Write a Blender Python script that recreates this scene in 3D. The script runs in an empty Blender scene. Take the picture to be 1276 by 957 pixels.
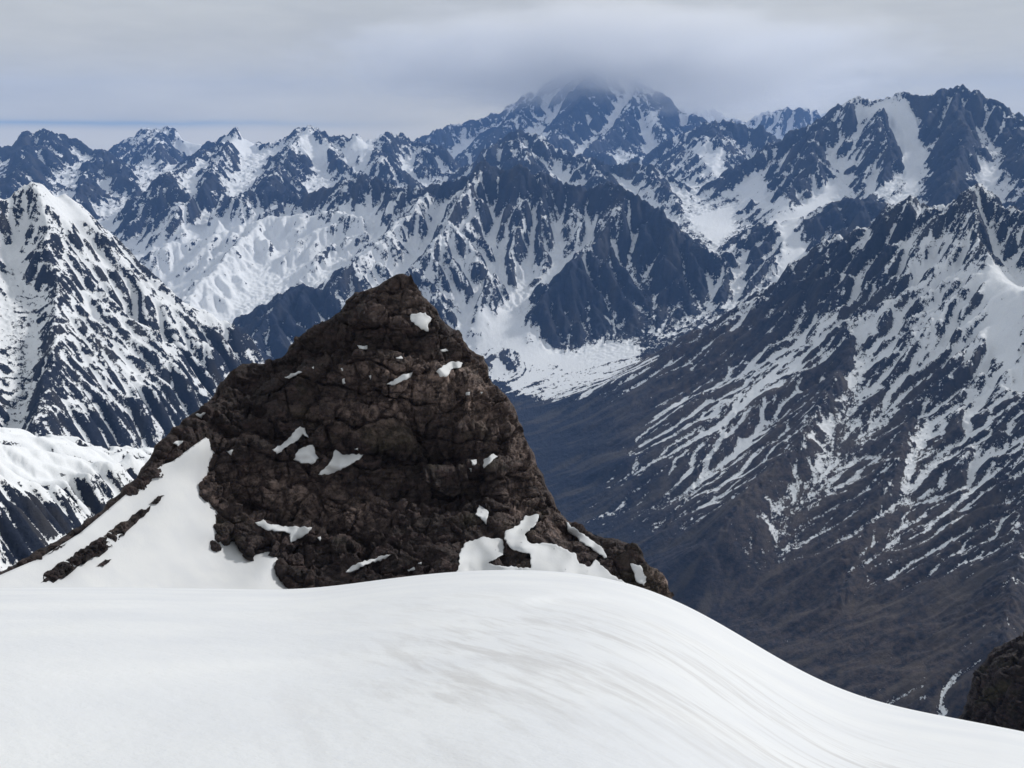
import bpy, math, time
import numpy as np

T0 = time.time()
def log(*a): print('[%.1fs]' % (time.time() - T0), *a, flush=True)
C = bpy.context.scene.collection
R = math.radians

# ------------------------------------------------------------------ camera
PW, PH, FPX, PITCH = 1276.0, 957.0, 1252.0, R(13.6)
cam_d = bpy.data.cameras.new('camera')
cam = bpy.data.objects.new('camera', cam_d); C.objects.link(cam)
cam_d.sensor_width = 36.0
cam_d.lens = 36.0 * FPX / PW
cam_d.clip_start = 0.1
cam_d.clip_end = 200000.0
cam.location = (0, 0, 0)
cam.rotation_euler = (math.pi / 2 - PITCH, 0, 0)
bpy.context.scene.camera = cam

# ------------------------------------------------------------------ sky and sun
SUN_EL, SUN_AZ = R(34), R(52)         # azimuth clockwise from the view direction (+Y)
world = bpy.data.worlds.new('World'); bpy.context.scene.world = world
world.use_nodes = True
def build_world():
    nt = world.node_tree; nt.nodes.clear(); N = nt.nodes; L = nt.links
    out = N.new('ShaderNodeOutputWorld'); bg = N.new('ShaderNodeBackground')
    sky = N.new('ShaderNodeTexSky'); sky.sky_type = 'NISHITA'; sky.sun_disc = False
    sky.sun_elevation = SUN_EL; sky.sun_rotation = SUN_AZ; sky.altitude = 4500
    sky.air_density = 1.0; sky.dust_density = 1.0; sky.ozone_density = 1.0
    tc = N.new('ShaderNodeTexCoord'); sep = N.new('ShaderNodeSeparateXYZ')
    L.new(tc.outputs['Generated'], sep.inputs[0])
    # cloud-plane coordinates: direction / (height + c): the deck's own perspective
    az = N.new('ShaderNodeMath'); az.operation = 'ARCTAN2'
    L.new(sep.outputs['X'], az.inputs[0]); L.new(sep.outputs['Y'], az.inputs[1])
    zz = N.new('ShaderNodeMath'); zz.operation = 'MULTIPLY'; zz.inputs[1].default_value = 5.0
    L.new(sep.outputs['Z'], zz.inputs[0])
    comb = N.new('ShaderNodeCombineXYZ'); L.new(az.outputs[0], comb.inputs[0]); L.new(zz.outputs[0], comb.inputs[1])
    def noise(scale, detail, rough=0.55, off=0.0):
        n = N.new('ShaderNodeTexNoise'); n.noise_dimensions = '3D'
        n.inputs['Scale'].default_value = scale; n.inputs['Detail'].default_value = detail
        n.inputs['Roughness'].default_value = rough
        mp = N.new('ShaderNodeMapping'); mp.inputs['Location'].default_value = (off, off * .7, off)
        L.new(comb.outputs[0], mp.inputs[0]); L.new(mp.outputs[0], n.inputs['Vector'])
        return n.outputs['Fac']
    def ramp(src, stops):
        r = N.new('ShaderNodeValToRGB'); L.new(src, r.inputs[0])
        e = r.color_ramp.elements
        while len(e) < len(stops): e.new(0.5)
        for k, (p, c) in enumerate(stops):
            e[k].position = p; e[k].color = (c[0], c[1], c[2], 1) if not isinstance(c, float) else (c, c, c, 1)
        return r.outputs[0]
    def math2(op, a, b, clamp=False):
        m = N.new('ShaderNodeMath'); m.operation = op; m.use_clamp = clamp
        for i, v in enumerate((a, b)):
            if isinstance(v, (int, float)): m.inputs[i].default_value = v
            else: L.new(v, m.inputs[i])
        return m.outputs[0]
    def mix(f, a, b):
        m = N.new('ShaderNodeMix'); m.data_type = 'RGBA'
        if isinstance(f, (int, float)): m.inputs[0].default_value = f
        else: L.new(f, m.inputs[0])
        for i, v in ((6, a), (7, b)):
            if isinstance(v, tuple): m.inputs[i].default_value = v + (1,)
            else: L.new(v, m.inputs[i])
        return m.outputs[2]
    skyc = N.new('ShaderNodeVectorMath'); skyc.operation = 'SCALE'; skyc.inputs['Scale'].default_value = 0.085
    L.new(sky.outputs[0], skyc.inputs[0])
    # elevation (sin) shifted by noise
    wob = math2('MULTIPLY', math2('SUBTRACT', noise(2.2, 4), 0.5), 0.05)
    el = math2('ADD', sep.outputs['Z'], wob)
    # streaky deck: brightness varies in long bands
    n1 = noise(1.6, 5, 0.6, 3.0)
    n2 = noise(5.0, 6, 0.6, 9.0)
    deck = ramp(n1, [(0.30, (0.46, 0.48, 0.485)), (0.50, (0.55, 0.57, 0.565)), (0.70, (0.66, 0.675, 0.66))])
    fine = math2('ADD', math2('MULTIPLY', math2('SUBTRACT', n2, 0.5), 0.42), 1.0)
    dk = N.new('ShaderNodeVectorMath'); dk.operation = 'SCALE'
    L.new(deck, dk.inputs[0]); L.new(fine, dk.inputs['Scale'])
    # dark grey-blue underside band low over the horizon
    band = ramp(el, [(0.0, 0.0), (0.010, 0.3), (0.022, 0.9), (0.036, 0.30), (0.06, 0.0)])
    # band only on the left, where the deck is thin
    leftm = N.new('ShaderNodeMapRange'); L.new(az.outputs[0], leftm.inputs[0])
    leftm.inputs[1].default_value = -0.08; leftm.inputs[2].default_value = -0.34
    bandm = math2('MULTIPLY', band, leftm.outputs[0], True)
    c1 = mix(math2('MULTIPLY', bandm, 0.35), dk.outputs[0], (0.36, 0.385, 0.43))
    # blue gap
    gap = ramp(math2('ADD', sep.outputs['Z'], math2('MULTIPLY', math2('SUBTRACT', noise(3.5, 5, .6, 5.0), 0.5), 0.016)),
               [(0.0, 0.0), (0.0110, 0.0), (0.0135, 1.0), (0.0165, 0.7), (0.0200, 0.0)])
    gapm = math2('MULTIPLY', gap, leftm.outputs[0], True)
    c2 = mix(math2('MULTIPLY', gapm, 0.80), c1, (0.14, 0.27, 0.50))
    # bright far cumulus just over the horizon
    low = ramp(sep.outputs['Z'], [(0.0, 1.0), (0.009, 1.0), (0.013, 0.0)])
    c3 = mix(math2('MULTIPLY', low, 0.55), c2, (0.58, 0.60, 0.63))
    # the clear sky lends its own light and tint through the deck
    lowf = N.new('ShaderNodeMapRange'); L.new(sep.outputs['Z'], lowf.inputs[0])
    lowf.inputs[1].default_value = .16; lowf.inputs[2].default_value = .03
    warm = mix(lowf.outputs[0], (1.0, 1.0, 1.0), (1.50, 1.33, 1.02))
    mm = N.new('ShaderNodeVectorMath'); mm.operation = 'MULTIPLY'; L.new(c3, mm.inputs[0]); L.new(warm, mm.inputs[1]); c3 = mm.outputs[0]
    c4 = mix(0.96, skyc.outputs[0], c3)
    L.new(c4, bg.inputs['Color']); bg.inputs['Strength'].default_value = 1.0
    L.new(bg.outputs[0], out.inputs[0])
build_world()

sd = bpy.data.lights.new('sun', 'SUN'); sun = bpy.data.objects.new('sun', sd); C.objects.link(sun)
sd.energy = 2.75; sd.angle = R(5.0); sd.color = (1.0, 0.975, 0.94)
sun.rotation_euler = (math.pi / 2 - SUN_EL, 0, math.pi - SUN_AZ)
sc = bpy.context.scene
sc.view_settings.view_transform = 'Standard'; sc.view_settings.look = 'None'
sc.view_settings.exposure = 0.0; sc.view_settings.gamma = 1.0
sc.view_settings.use_curve_mapping = False
sc.render.engine = 'CYCLES'
cy = sc.cycles
cy.use_denoising = True; cy.denoiser = 'OPENIMAGEDENOISE'; cy.denoising_input_passes = 'RGB_ALBEDO_NORMAL'
cy.max_bounces = 5; cy.diffuse_bounces = 3; cy.glossy_bounces = 1; cy.transmission_bounces = 1
cy.volume_bounces = 6; cy.transparent_max_bounces = 8
cy.use_adaptive_sampling = True; cy.adaptive_threshold = 0.01
cy.caustics_reflective = False; cy.caustics_refractive = False

# ------------------------------------------------------------------ helpers
f32 = np.float32
cp, sp = math.cos(PITCH), math.sin(PITCH)
def pdir(px, py):
    X = (np.asarray(px, float) - PW / 2) / FPX; Y = (PH / 2 - np.asarray(py, float)) / FPX
    return X, cp + Y * sp, -sp + Y * cp
def P(px, py, r):
    """the place seen at photograph position (px, py), at r metres over the ground"""
    x, y, z = pdir(px, py); k = r / np.hypot(x, y)
    return x * k, y * k, z * k
def to_px(x, y, z):
    d = y * cp - z * sp; u = y * sp + z * cp
    return PW / 2 + FPX * x / d, PH / 2 - FPX * u / d

def _h2(ix, iy, seed):
    h = (ix.astype(np.uint32) * np.uint32(374761393) + iy.astype(np.uint32) * np.uint32(668265263) + np.uint32(seed * 144269 + 12345))
    h = (h ^ (h >> np.uint32(13))) * np.uint32(1274126177)
    return h ^ (h >> np.uint32(16))
_G = np.array([(math.cos(a), math.sin(a)) for a in np.linspace(0, 2 * math.pi, 64, endpoint=False)], f32)
def perlin2(x, y, seed=0):
    x0 = np.floor(x); y0 = np.floor(y); fx = (x - x0).astype(f32); fy = (y - y0).astype(f32)
    ix = x0.astype(np.int32); iy = y0.astype(np.int32)
    u = fx * fx * fx * (fx * (fx * 6 - 15) + 10); v = fy * fy * fy * (fy * (fy * 6 - 15) + 10)
    def g(ax, ay):
        k = (_h2(ix + ax, iy + ay, seed) & np.uint32(63)).astype(np.intp)
        gr = _G[k]
        return gr[..., 0] * (fx - ax) + gr[..., 1] * (fy - ay)
    a = g(0, 0); b = g(1, 0); a += (b - a) * u
    c = g(0, 1); d = g(1, 1); c += (d - c) * u
    return (a + (c - a) * v) * 1.5
def fbm2(x, y, octs, seed=0, gain=0.5, ridged=False):
    s = 0; a = 1.0; t = 0
    for o in range(octs):
        n = perlin2(x, y, seed + o * 17)
        if ridged: n = 1 - 2 * np.abs(n)
        s = s + a * n; t += a; a *= gain
        x = x * 2.03 + 11.3; y = y * 2.03 - 7.7
    return s / t
_G3 = np.random.RandomState(5).normal(size=(256, 3)).astype(f32); _G3 /= np.linalg.norm(_G3, axis=1, keepdims=True)
def _h3(ix, iy, iz, seed):
    h = ix.astype(np.uint32) * np.uint32(374761393) + iy.astype(np.uint32) * np.uint32(668265263) + iz.astype(np.uint32) * np.uint32(2147483647) + np.uint32(seed * 7919 + 77)
    h = (h ^ (h >> np.uint32(13))) * np.uint32(1274126177)
    return h ^ (h >> np.uint32(16))
def perlin3(x, y, z, seed=0):
    x0 = np.floor(x); y0 = np.floor(y); z0 = np.floor(z)
    fx, fy, fz = (x - x0).astype(f32), (y - y0).astype(f32), (z - z0).astype(f32)
    ix, iy, iz = x0.astype(np.int32), y0.astype(np.int32), z0.astype(np.int32)
    u, v, w = [q * q * (3 - 2 * q) for q in (fx, fy, fz)]
    def g(a, b, c):
        gr = _G3[(_h3(ix + a, iy + b, iz + c, seed) & np.uint32(255)).astype(np.intp)]
        return gr[..., 0] * (fx - a) + gr[..., 1] * (fy - b) + gr[..., 2] * (fz - c)
    def l(a, b, t): return a + (b - a) * t
    return 1.4 * l(l(l(g(0,0,0), g(1,0,0), u), l(g(0,1,0), g(1,1,0), u), v), l(l(g(0,0,1), g(1,0,1), u), l(g(0,1,1), g(1,1,1), u), v), w)
def fbm3(x, y, z, octs, seed=0, gain=0.5, ridged=False):
    s = 0; a = 1.0; t = 0
    for o in range(octs):
        n = perlin3(x, y, z, seed + o * 17)
        if ridged: n = 1 - 2 * np.abs(n)
        s = s + a * n; t += a; a *= gain
        x = x * 2.03 + 11.3; y = y * 2.03 - 7.7; z = z * 2.03 + 3.1
    return s / t
def worley3(x, y, z, seed=0):
    """nearest cell: distance, second distance, random value of the cell"""
    x0 = np.floor(x).astype(np.int32); y0 = np.floor(y).astype(np.int32); z0 = np.floor(z).astype(np.int32)
    d1 = np.full(x.shape, 9., f32); d2 = d1.copy(); val = np.zeros(x.shape, f32)
    for a in (-1, 0, 1):
        for b in (-1, 0, 1):
            for c in (-1, 0, 1):
                h = _h3(x0 + a, y0 + b, z0 + c, seed)
                jx = (h & np.uint32(1023)).astype(f32) / 1023; jy = ((h >> np.uint32(10)) & np.uint32(1023)).astype(f32) / 1023
                jz = ((h >> np.uint32(20)) & np.uint32(1023)).astype(f32) / 1023
                d = np.sqrt((x0 + a + jx - x) ** 2 + (y0 + b + jy - y) ** 2 + (z0 + c + jz - z) ** 2).astype(f32)
                near = d < d1
                d2 = np.where(near, d1, np.minimum(d2, d)); val = np.where(near, ((h * np.uint32(2654435761)) >> np.uint32(8) & np.uint32(1023)).astype(f32) / 1023, val)
                d1 = np.minimum(d1, d)
    return d1, d2, val
def facets3(x, y, z, seed=0):
    """flat tilted facets, one per cell: breaks a surface into angular blocks"""
    x0 = np.floor(x).astype(np.int32); y0 = np.floor(y).astype(np.int32); z0 = np.floor(z).astype(np.int32)
    d1 = np.full(x.shape, 9., f32); val = np.zeros(x.shape, f32)
    for a in (-1, 0, 1):
        for b in (-1, 0, 1):
            for c in (-1, 0, 1):
                h = _h3(x0 + a, y0 + b, z0 + c, seed)
                jx = (h & np.uint32(1023)).astype(f32) / 1023; jy = ((h >> np.uint32(10)) & np.uint32(1023)).astype(f32) / 1023
                jz = ((h >> np.uint32(20)) & np.uint32(1023)).astype(f32) / 1023
                ex = x0 + a + jx - x; ey = y0 + b + jy - y; ez = z0 + c + jz - z
                d = (ex * ex + ey * ey + ez * ez).astype(f32); near = d < d1
                g = _G3[((h * np.uint32(2654435761)) >> np.uint32(20) & np.uint32(255)).astype(np.intp)]
                f = ex * g[..., 0] + ey * g[..., 1] + ez * g[..., 2] + g[..., 2] * .35
                val = np.where(near, f, val); d1 = np.minimum(d1, d)
    return val
def sstep(a, b, x):
    t = np.clip((x - a) / (b - a), 0, 1); return t * t * (3 - 2 * t)
def blur(a, n):
    """box blur twice, radius n cells"""
    for _ in range(2):
        for ax in (0, 1):
            p = np.pad(a, [(n + 1, n) if k == ax else (0, 0) for k in (0, 1)], mode='edge').astype(np.float64)
            c = np.cumsum(p, axis=ax)
            a = ((c[2 * n + 1:] - c[:-2 * n - 1]) if ax == 0 else (c[:, 2 * n + 1:] - c[:, :-2 * n - 1])) / (2 * n + 1)
            a = a.astype(f32)
    return a
def in_poly(x, y, poly):
    ins = np.zeros(x.shape, bool); n = len(poly)
    for i in range(n):
        x1, y1 = poly[i]; x2, y2 = poly[(i + 1) % n]
        if y1 == y2: continue
        c = (y1 > y) != (y2 > y)
        ins ^= c & (x < (x2 - x1) * (y - y1) / (y2 - y1) + x1)
    return ins

def make_mesh(name, verts, quads, mat=None, attrs=None, smooth=True, parent=None):
    me = bpy.data.meshes.new(name)
    nv, nf = len(verts), len(quads); k = quads.shape[1]
    me.vertices.add(nv); me.vertices.foreach_set('co', np.ascontiguousarray(verts, f32).ravel())
    me.loops.add(nf * k); me.loops.foreach_set('vertex_index', np.ascontiguousarray(quads, np.int32).ravel())
    me.polygons.add(nf); me.polygons.foreach_set('loop_start', np.arange(0, nf * k, k, dtype=np.int32))
    me.update(calc_edges=True)
    me.polygons.foreach_set('use_smooth', np.full(nf, smooth, bool))
    for an, av in (attrs or {}).items():
        if av.ndim == 1:
            at = me.attributes.new(an, 'FLOAT', 'POINT'); at.data.foreach_set('value', np.ascontiguousarray(av, f32))
        else:
            at = me.attributes.new(an, 'FLOAT_COLOR', 'POINT')
            at.data.foreach_set('color', np.ascontiguousarray(np.c_[av, np.ones(len(av))], f32).ravel())
    if mat: me.materials.append(mat)
    o = bpy.data.objects.new(name, me); C.objects.link(o)
    if parent: o.parent = parent
    return o
def grid_quads(nr, nc):
    i = np.arange(nr * nc, dtype=np.int32).reshape(nr, nc)
    return np.stack([i[:-1, :-1], i[:-1, 1:], i[1:, 1:], i[1:, :-1]], -1).reshape(-1, 4)

class NT:
    """small wrapper for building a material's node tree"""
    def __init__(s, name):
        s.m = bpy.data.materials.new(name); s.m.use_nodes = True
        s.t = s.m.node_tree; s.t.nodes.clear(); s.N = s.t.nodes; s.L = s.t.links
        s.out = s.N.new('ShaderNodeOutputMaterial')
    def put(s, sock, v):
        if isinstance(v, (int, float)): sock.default_value = v
        elif isinstance(v, tuple): sock.default_value = v + (1,) if len(v) == 3 and len(sock.default_value) == 4 else v
        else: s.L.new(v, sock)
    def attr(s, n, vec=False):
        a = s.N.new('ShaderNodeAttribute'); a.attribute_name = n; return a.outputs['Color' if vec else 'Fac']
    def pos(s): return s.N.new('ShaderNodeNewGeometry').outputs['Position']
    def mapping(s, v, scale=(1, 1, 1), rot=(0, 0, 0), loc=(0, 0, 0)):
        m = s.N.new('ShaderNodeMapping'); s.L.new(v, m.inputs[0])
        m.inputs['Scale'].default_value = scale; m.inputs['Rotation'].default_value = rot; m.inputs['Location'].default_value = loc
        return m.outputs[0]
    def noise(s, v, scale, detail=4, rough=0.55, dist=0.0):
        n = s.N.new('ShaderNodeTexNoise'); s.L.new(v, n.inputs['Vector'])
        n.inputs['Scale'].default_value = scale; n.inputs['Detail'].default_value = detail
        n.inputs['Roughness'].default_value = rough; n.inputs['Distortion'].default_value = dist
        return n.outputs['Fac']
    def vor(s, v, scale, feature='F1', out='Distance'):
        n = s.N.new('ShaderNodeTexVoronoi'); s.L.new(v, n.inputs['Vector']); n.feature = feature
        n.inputs['Scale'].default_value = scale; return n.outputs[out]
    def math(s, op, a, b=0.0, clamp=False):
        m = s.N.new('ShaderNodeMath'); m.operation = op; m.use_clamp = clamp
        s.put(m.inputs[0], a); s.put(m.inputs[1], b); return m.outputs[0]
    def rng(s, v, a, b, c=0.0, d=1.0, smooth=False):
        m = s.N.new('ShaderNodeMapRange'); m.interpolation_type = 'SMOOTHSTEP' if smooth else 'LINEAR'
        s.put(m.inputs[0], v); s.put(m.inputs[1], a); s.put(m.inputs[2], b); s.put(m.inputs[3], c); s.put(m.inputs[4], d)
        return m.outputs[0]
    def mix(s, f, a, b, mode='MIX'):
        m = s.N.new('ShaderNodeMix'); m.data_type = 'RGBA'; m.blend_type = mode
        s.put(m.inputs[0], f); s.put(m.inputs[6], a); s.put(m.inputs[7], b); return m.outputs[2]
    def bump(s, h, strength, dist, normal=None):
        b = s.N.new('ShaderNodeBump'); s.put(b.inputs['Height'], h)
        b.inputs['Strength'].default_value = strength; s.put(b.inputs['Distance'], dist)
        if normal is not None: s.L.new(normal, b.inputs['Normal'])
        return b.outputs[0]
    def bsdf(s, col, rough, normal=None, spec=0.3):
        b = s.N.new('ShaderNodeBsdfPrincipled'); s.put(b.inputs['Base Color'], col); s.put(b.inputs['Roughness'], rough)
        s.put(b.inputs['Specular IOR Level'], spec)
        if normal is not None: s.L.new(normal, b.inputs['Normal'])
        s.L.new(b.outputs[0], s.out.inputs[0]); return b

# ------------------------------------------------------------------ the mountains: one log-polar height field
DU, DV = 0.00105, 0.0016
TH0, TH1 = -0.60, 0.60
R0, R1 = 520.0, 33000.0
RIDGES = [
 # id, slope(front/back), amplitude factor, points (px, py, r km)
 # 0 left near mountain
 (0, 1.15, [(-330,330,3.0),(-170,262,3.3),(-60,250,3.5),(10,238,3.6),(45,222,3.65),(72,235,3.72),(100,262,3.85),(140,292,4.0),(180,335,4.2),(205,370,4.35),(240,402,4.6),(270,432,4.85),(300,462,5.15),(320,482,5.4)]),
 (0, 1.0, [(45,222,3.65),(60,300,3.3),(70,370,3.0),(60,450,2.6),(50,520,2.3)]),
 (0, 1.0, [(120,278,3.9),(140,370,3.5),(165,460,3.1),(180,560,2.7)]),
 (0, 1.0, [(205,370,4.35),(225,440,4.0),(235,520,3.5)]),
 (0, 1.0, [(-60,250,3.5),(-70,350,3.0),(-60,450,2.5)]),
 # 1 near snow slope low on the left
 (1, .55, [(-330,440,1.0),(-200,480,1.1),(-60,510,1.2),(0,527,1.25),(50,541,1.28),(100,557,1.3),(150,574,1.33),(185,598,1.36),(230,640,1.4)]),
 # 2 far left peaks
 (2, .75, [(-250,175,15),(-120,195,15),(-40,198,15),(0,186,15),(30,172,15.2),(55,162,15.4),(66,166,15.4),(90,177,15.2),(120,187,14.5),(145,205,13.5),(182,226,12.5)]),
 (2, .55, [(55,162,15.4),(40,200,13.5),(10,225,12)]),
 (2, .55, [(120,187,14.5),(100,230,12.5),(85,262,11)]),
 (2, .55, [(-40,198,15),(-60,230,12.5)]),
 # 3 second far peak with snow cap
 (3, .75, [(100,200,17),(135,192,17),(165,175,17.5),(190,158,18),(205,155,18),(220,158,18),(245,168,17.5),(268,172,17)]),
 (3, .55, [(190,158,18),(200,190,15.5),(215,215,14)]),
 # 4 streaked range left of centre
 (4, .75, [(196,240,10.6),(202,219,11.2),(225,212,12),(250,194,13),(268,178,14),(283,164,14.5),(296,158,14.5),(310,165,14.3),(325,177,14),(345,179,14),(362,172,14),(375,160,14),(385,153,14),(398,163,13.8),(408,172,13.6),(420,163,13.6),(430,172,13.5),(445,166,13.5),(460,172,13.5),(480,167,13.6),(500,166,14),(520,172,14),(545,180,14)]),
 (4, .66, [(202,219,11.2),(240,250,10.2),(290,242,10.2),(330,236,10.2),(380,240,10.0),(425,232,9.9),(440,222,10)]),
 (4, .66, [(385,153,14),(350,200,12),(330,236,10.2)]),
 (4, .66, [(385,153,14),(420,200,12.3),(470,225,11)]),
 (4, .66, [(296,158,14.5),(270,200,12.3),(240,250,10.2)]),
 (4, .66, [(445,166,13.5),(490,205,12)]),
 # 5 central dark massif
 (5, .82, [(425,232,9.9),(440,222,9.6),(456,217,9.4),(481,229,9.2),(506,233,9.0),(530,232,8.9),(548,229,8.8),(576,219,8.7),(590,208,8.7),(603,198,8.7),(619,212,8.7),(636,216,8.7),(647,203,8.6),(661,222,8.6),(672,210,8.6),(682,222,8.5),(710,226,8.5),(735,233,8.4),(756,224,8.4),(774,236,8.3),(799,250,8.2),(823,261,8.1),(850,286,8.0),(875,305,7.9),(905,322,7.8),(935,340,7.7),(965,346,7.7),(990,362,7.6),(1040,420,7.5)]),
 (5, .74, [(603,198,8.7),(570,260,8.0),(520,330,7.3),(470,385,6.7)]),
 (5, .74, [(548,229,8.8),(500,270,8.1),(450,320,7.5),(420,350,7.1)]),
 (5, .74, [(774,236,8.3),(750,290,7.8),(700,335,7.35),(668,375,7.0),(655,392,6.85)]),
 (5, .70, [(799,250,8.2),(800,320,7.7),(770,380,7.25),(745,425,6.95)]),
 (5, .70, [(850,286,8.0),(865,350,7.5),(850,400,7.1),(838,440,6.85)]),
 (5, .74, [(661,222,8.6),(650,270,8.1),(620,330,7.5),(590,390,6.9)]),
 (5, .74, [(905,322,7.8),(900,370,7.4)]),
 # 6 small dark knob below the snow basin
 (6, .55, [(300,440,6.1),(320,410,6.5),(345,372,6.9),(372,354,7.1),(398,358,7.1),(412,378,7.0),(430,410,6.8)]),
 # 15 snow basin shoulder left (gentle)
 (15, .50, [(215,300,9.2),(260,290,9.2),(330,268,9.2),(400,262,9.0),(450,268,8.7)]),
 (15, .62, [(330,268,9.2),(260,340,7.9),(230,380,7.2)]),
 # 7 snowy broken range behind the centre
 (7, .75, [(520,205,13),(560,212,12.5),(590,195,12.5),(612,178,12.5),(640,163,12.8),(655,160,12.8),(680,170,12.6),(720,190,12.4),(760,205,12.3),(800,200,12.2),(830,215,12),(870,235,11.8)]),
 (7, .68, [(640,163,12.8),(660,200,11.5)]),
 (7, .68, [(720,190,12.4),(770,240,10.8),(800,262,10)]),
 (7, .68, [(800,200,12.2),(850,262,10.4),(880,295,9.6)]),
 # 8 great cloud-capped mountain
 (8, .62, [(440,200,18),(500,180,19),(545,163,20),(569,152,21),(612,145,21.5),(647,130,22),(682,104,22),(705,88,22),(740,72,22),(770,85,22),(779,112,21.5),(795,113,21),(806,125,21),(823,143,20.5),(840,158,20),(880,182,19)]),
 (8, .60, [(740,72,22),(720,130,19),(690,165,17)]),
 (8, .60, [(795,113,21),(770,150,18.5),(740,180,16.5)]),
 (8, .60, [(682,104,22),(640,150,19),(610,170,17)]),
 (8, .60, [(795,113,21),(830,170,18)]),
 # 9 faint far mountain right of it
 (9, .65, [(800,140,27),(820,128,27),(845,118,27),(870,126,27),(900,140,26.5),(935,150,26)]),
 (10, .65, [(925,152,24),(945,142,24),(968,134,24),(995,132,24),(1020,137,24),(1035,141,24),(1070,150,24)]),
 # 11 jagged dark teeth
 (11, .85, [(790,205,15.5),(820,188,15.5),(850,168,15.5),(868,168,15.5),(880,160,15.5),(890,150,15.5),(899,156,15.5),(909,144,15.5),(918,157,15.5),(926,149,15.5),(936,158,15.4),(946,156,15.3),(956,172,15),(975,190,14.5)]),
 (11, .50, [(890,150,15.5),(890,200,13.3),(900,235,12)]),
 # 12 right massif with glacier
 (12, .80, [(880,240,11.8),(906,214,11.8),(935,192,11.8),(963,174,11.8),(999,156,11.8),(1034,139,11.8),(1055,124,11.8),(1070,117,11.8),(1088,118,11.8),(1106,115,11.8),(1129,112,11.8),(1149,116,11.8),(1170,112,11.8),(1188,106,11.7),(1213,111,11.6),(1235,119,11.5),(1246,137,11.4),(1262,143,11.3),(1276,146,11.2),(1340,150,11),(1480,190,10.5)]),
 (12, .72, [(1034,139,11.8),(1010,200,10.6),(985,250,9.6),(940,280,9.0),(905,300,8.6)]),
 (12, .72, [(1106,130,11.5),(1105,190,10.4),(1095,240,9.6),(1060,262,9.0)]),
 (12, .72, [(1188,106,11.7),(1200,180,10.2),(1185,240,9.0)]),
 (12, .72, [(1262,143,11.3),(1290,210,9.6),(1300,260,8.4)]),
 (12, .42, [(990,268,8.6),(1020,258,8.7),(1055,246,8.8),(1085,250,8.7),(1110,262,8.5)]),
 (12, .50, [(960,275,9.0),(955,300,8.4),(985,330,7.9)]),
 # 13 near right massif
 (13, .85, [(860,470,6.3),(900,425,6.2),(945,380,6.1),(981,347,5.9),(999,322,5.8),(1034,299,5.7),(1070,282,5.6),(1106,256,5.5),(1134,244,5.4),(1149,260,5.4),(1163,256,5.4),(1181,257,5.4),(1199,242,5.3),(1220,226,5.2),(1242,242,5.1),(1276,262,5.0),(1340,250,4.9),(1500,300,4.8)]),
 (13, .80, [(1134,244,5.4),(1120,310,5.0),(1085,370,4.7),(1020,410,4.6),(950,450,4.55),(880,480,4.6),(825,512,4.65),(780,560,4.6),(740,620,4.4)]),
 (13, .74, [(1085,370,4.7),(1060,440,4.2),(1010,520,3.75),(950,590,3.4),(900,650,3.15)]),
 (13, .74, [(950,450,4.55),(900,530,4.1),(860,600,3.75),(820,670,3.4)]),
 (13, .74, [(1120,310,5.0),(1150,400,4.3),(1150,480,3.85),(1120,560,3.4),(1080,650,3.0),(1040,740,2.65)]),
 (13, .74, [(1220,226,5.2),(1215,290,4.8),(1235,330,4.5),(1270,350,4.3),(1330,400,3.9)]),
 (13, .74, [(1150,400,4.3),(1200,440,3.95),(1240,475,3.7),(1290,495,3.5),(1350,540,3.2)]),
 (13, .74, [(1200,440,3.95),(1210,540,3.4),(1190,640,2.9),(1170,740,2.5),(1150,830,2.2)]),
 (13, .74, [(1290,495,3.5),(1290,600,2.9),(1270,700,2.45),(1250,790,2.1)]),
 (13, .74, [(860,470,6.3),(800,490,5.9),(750,520,5.5),(700,560,5.1),(660,610,4.7)]),
 # 14 small mound on the snow fan
 (14, .45, [(596,448,6.5),(612,437,6.55),(634,438,6.55),(652,450,6.5)]),
]
FLOOR_PTS = [(520, -760), (1000, -900), (1800, -1200), (2600, -1560), (5000, -1610), (6300, -1610), (7400, -1480), (9000, -1180), (12000, -1000), (16000, -900), (20000, -900), (33000, -1300)]

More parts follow.
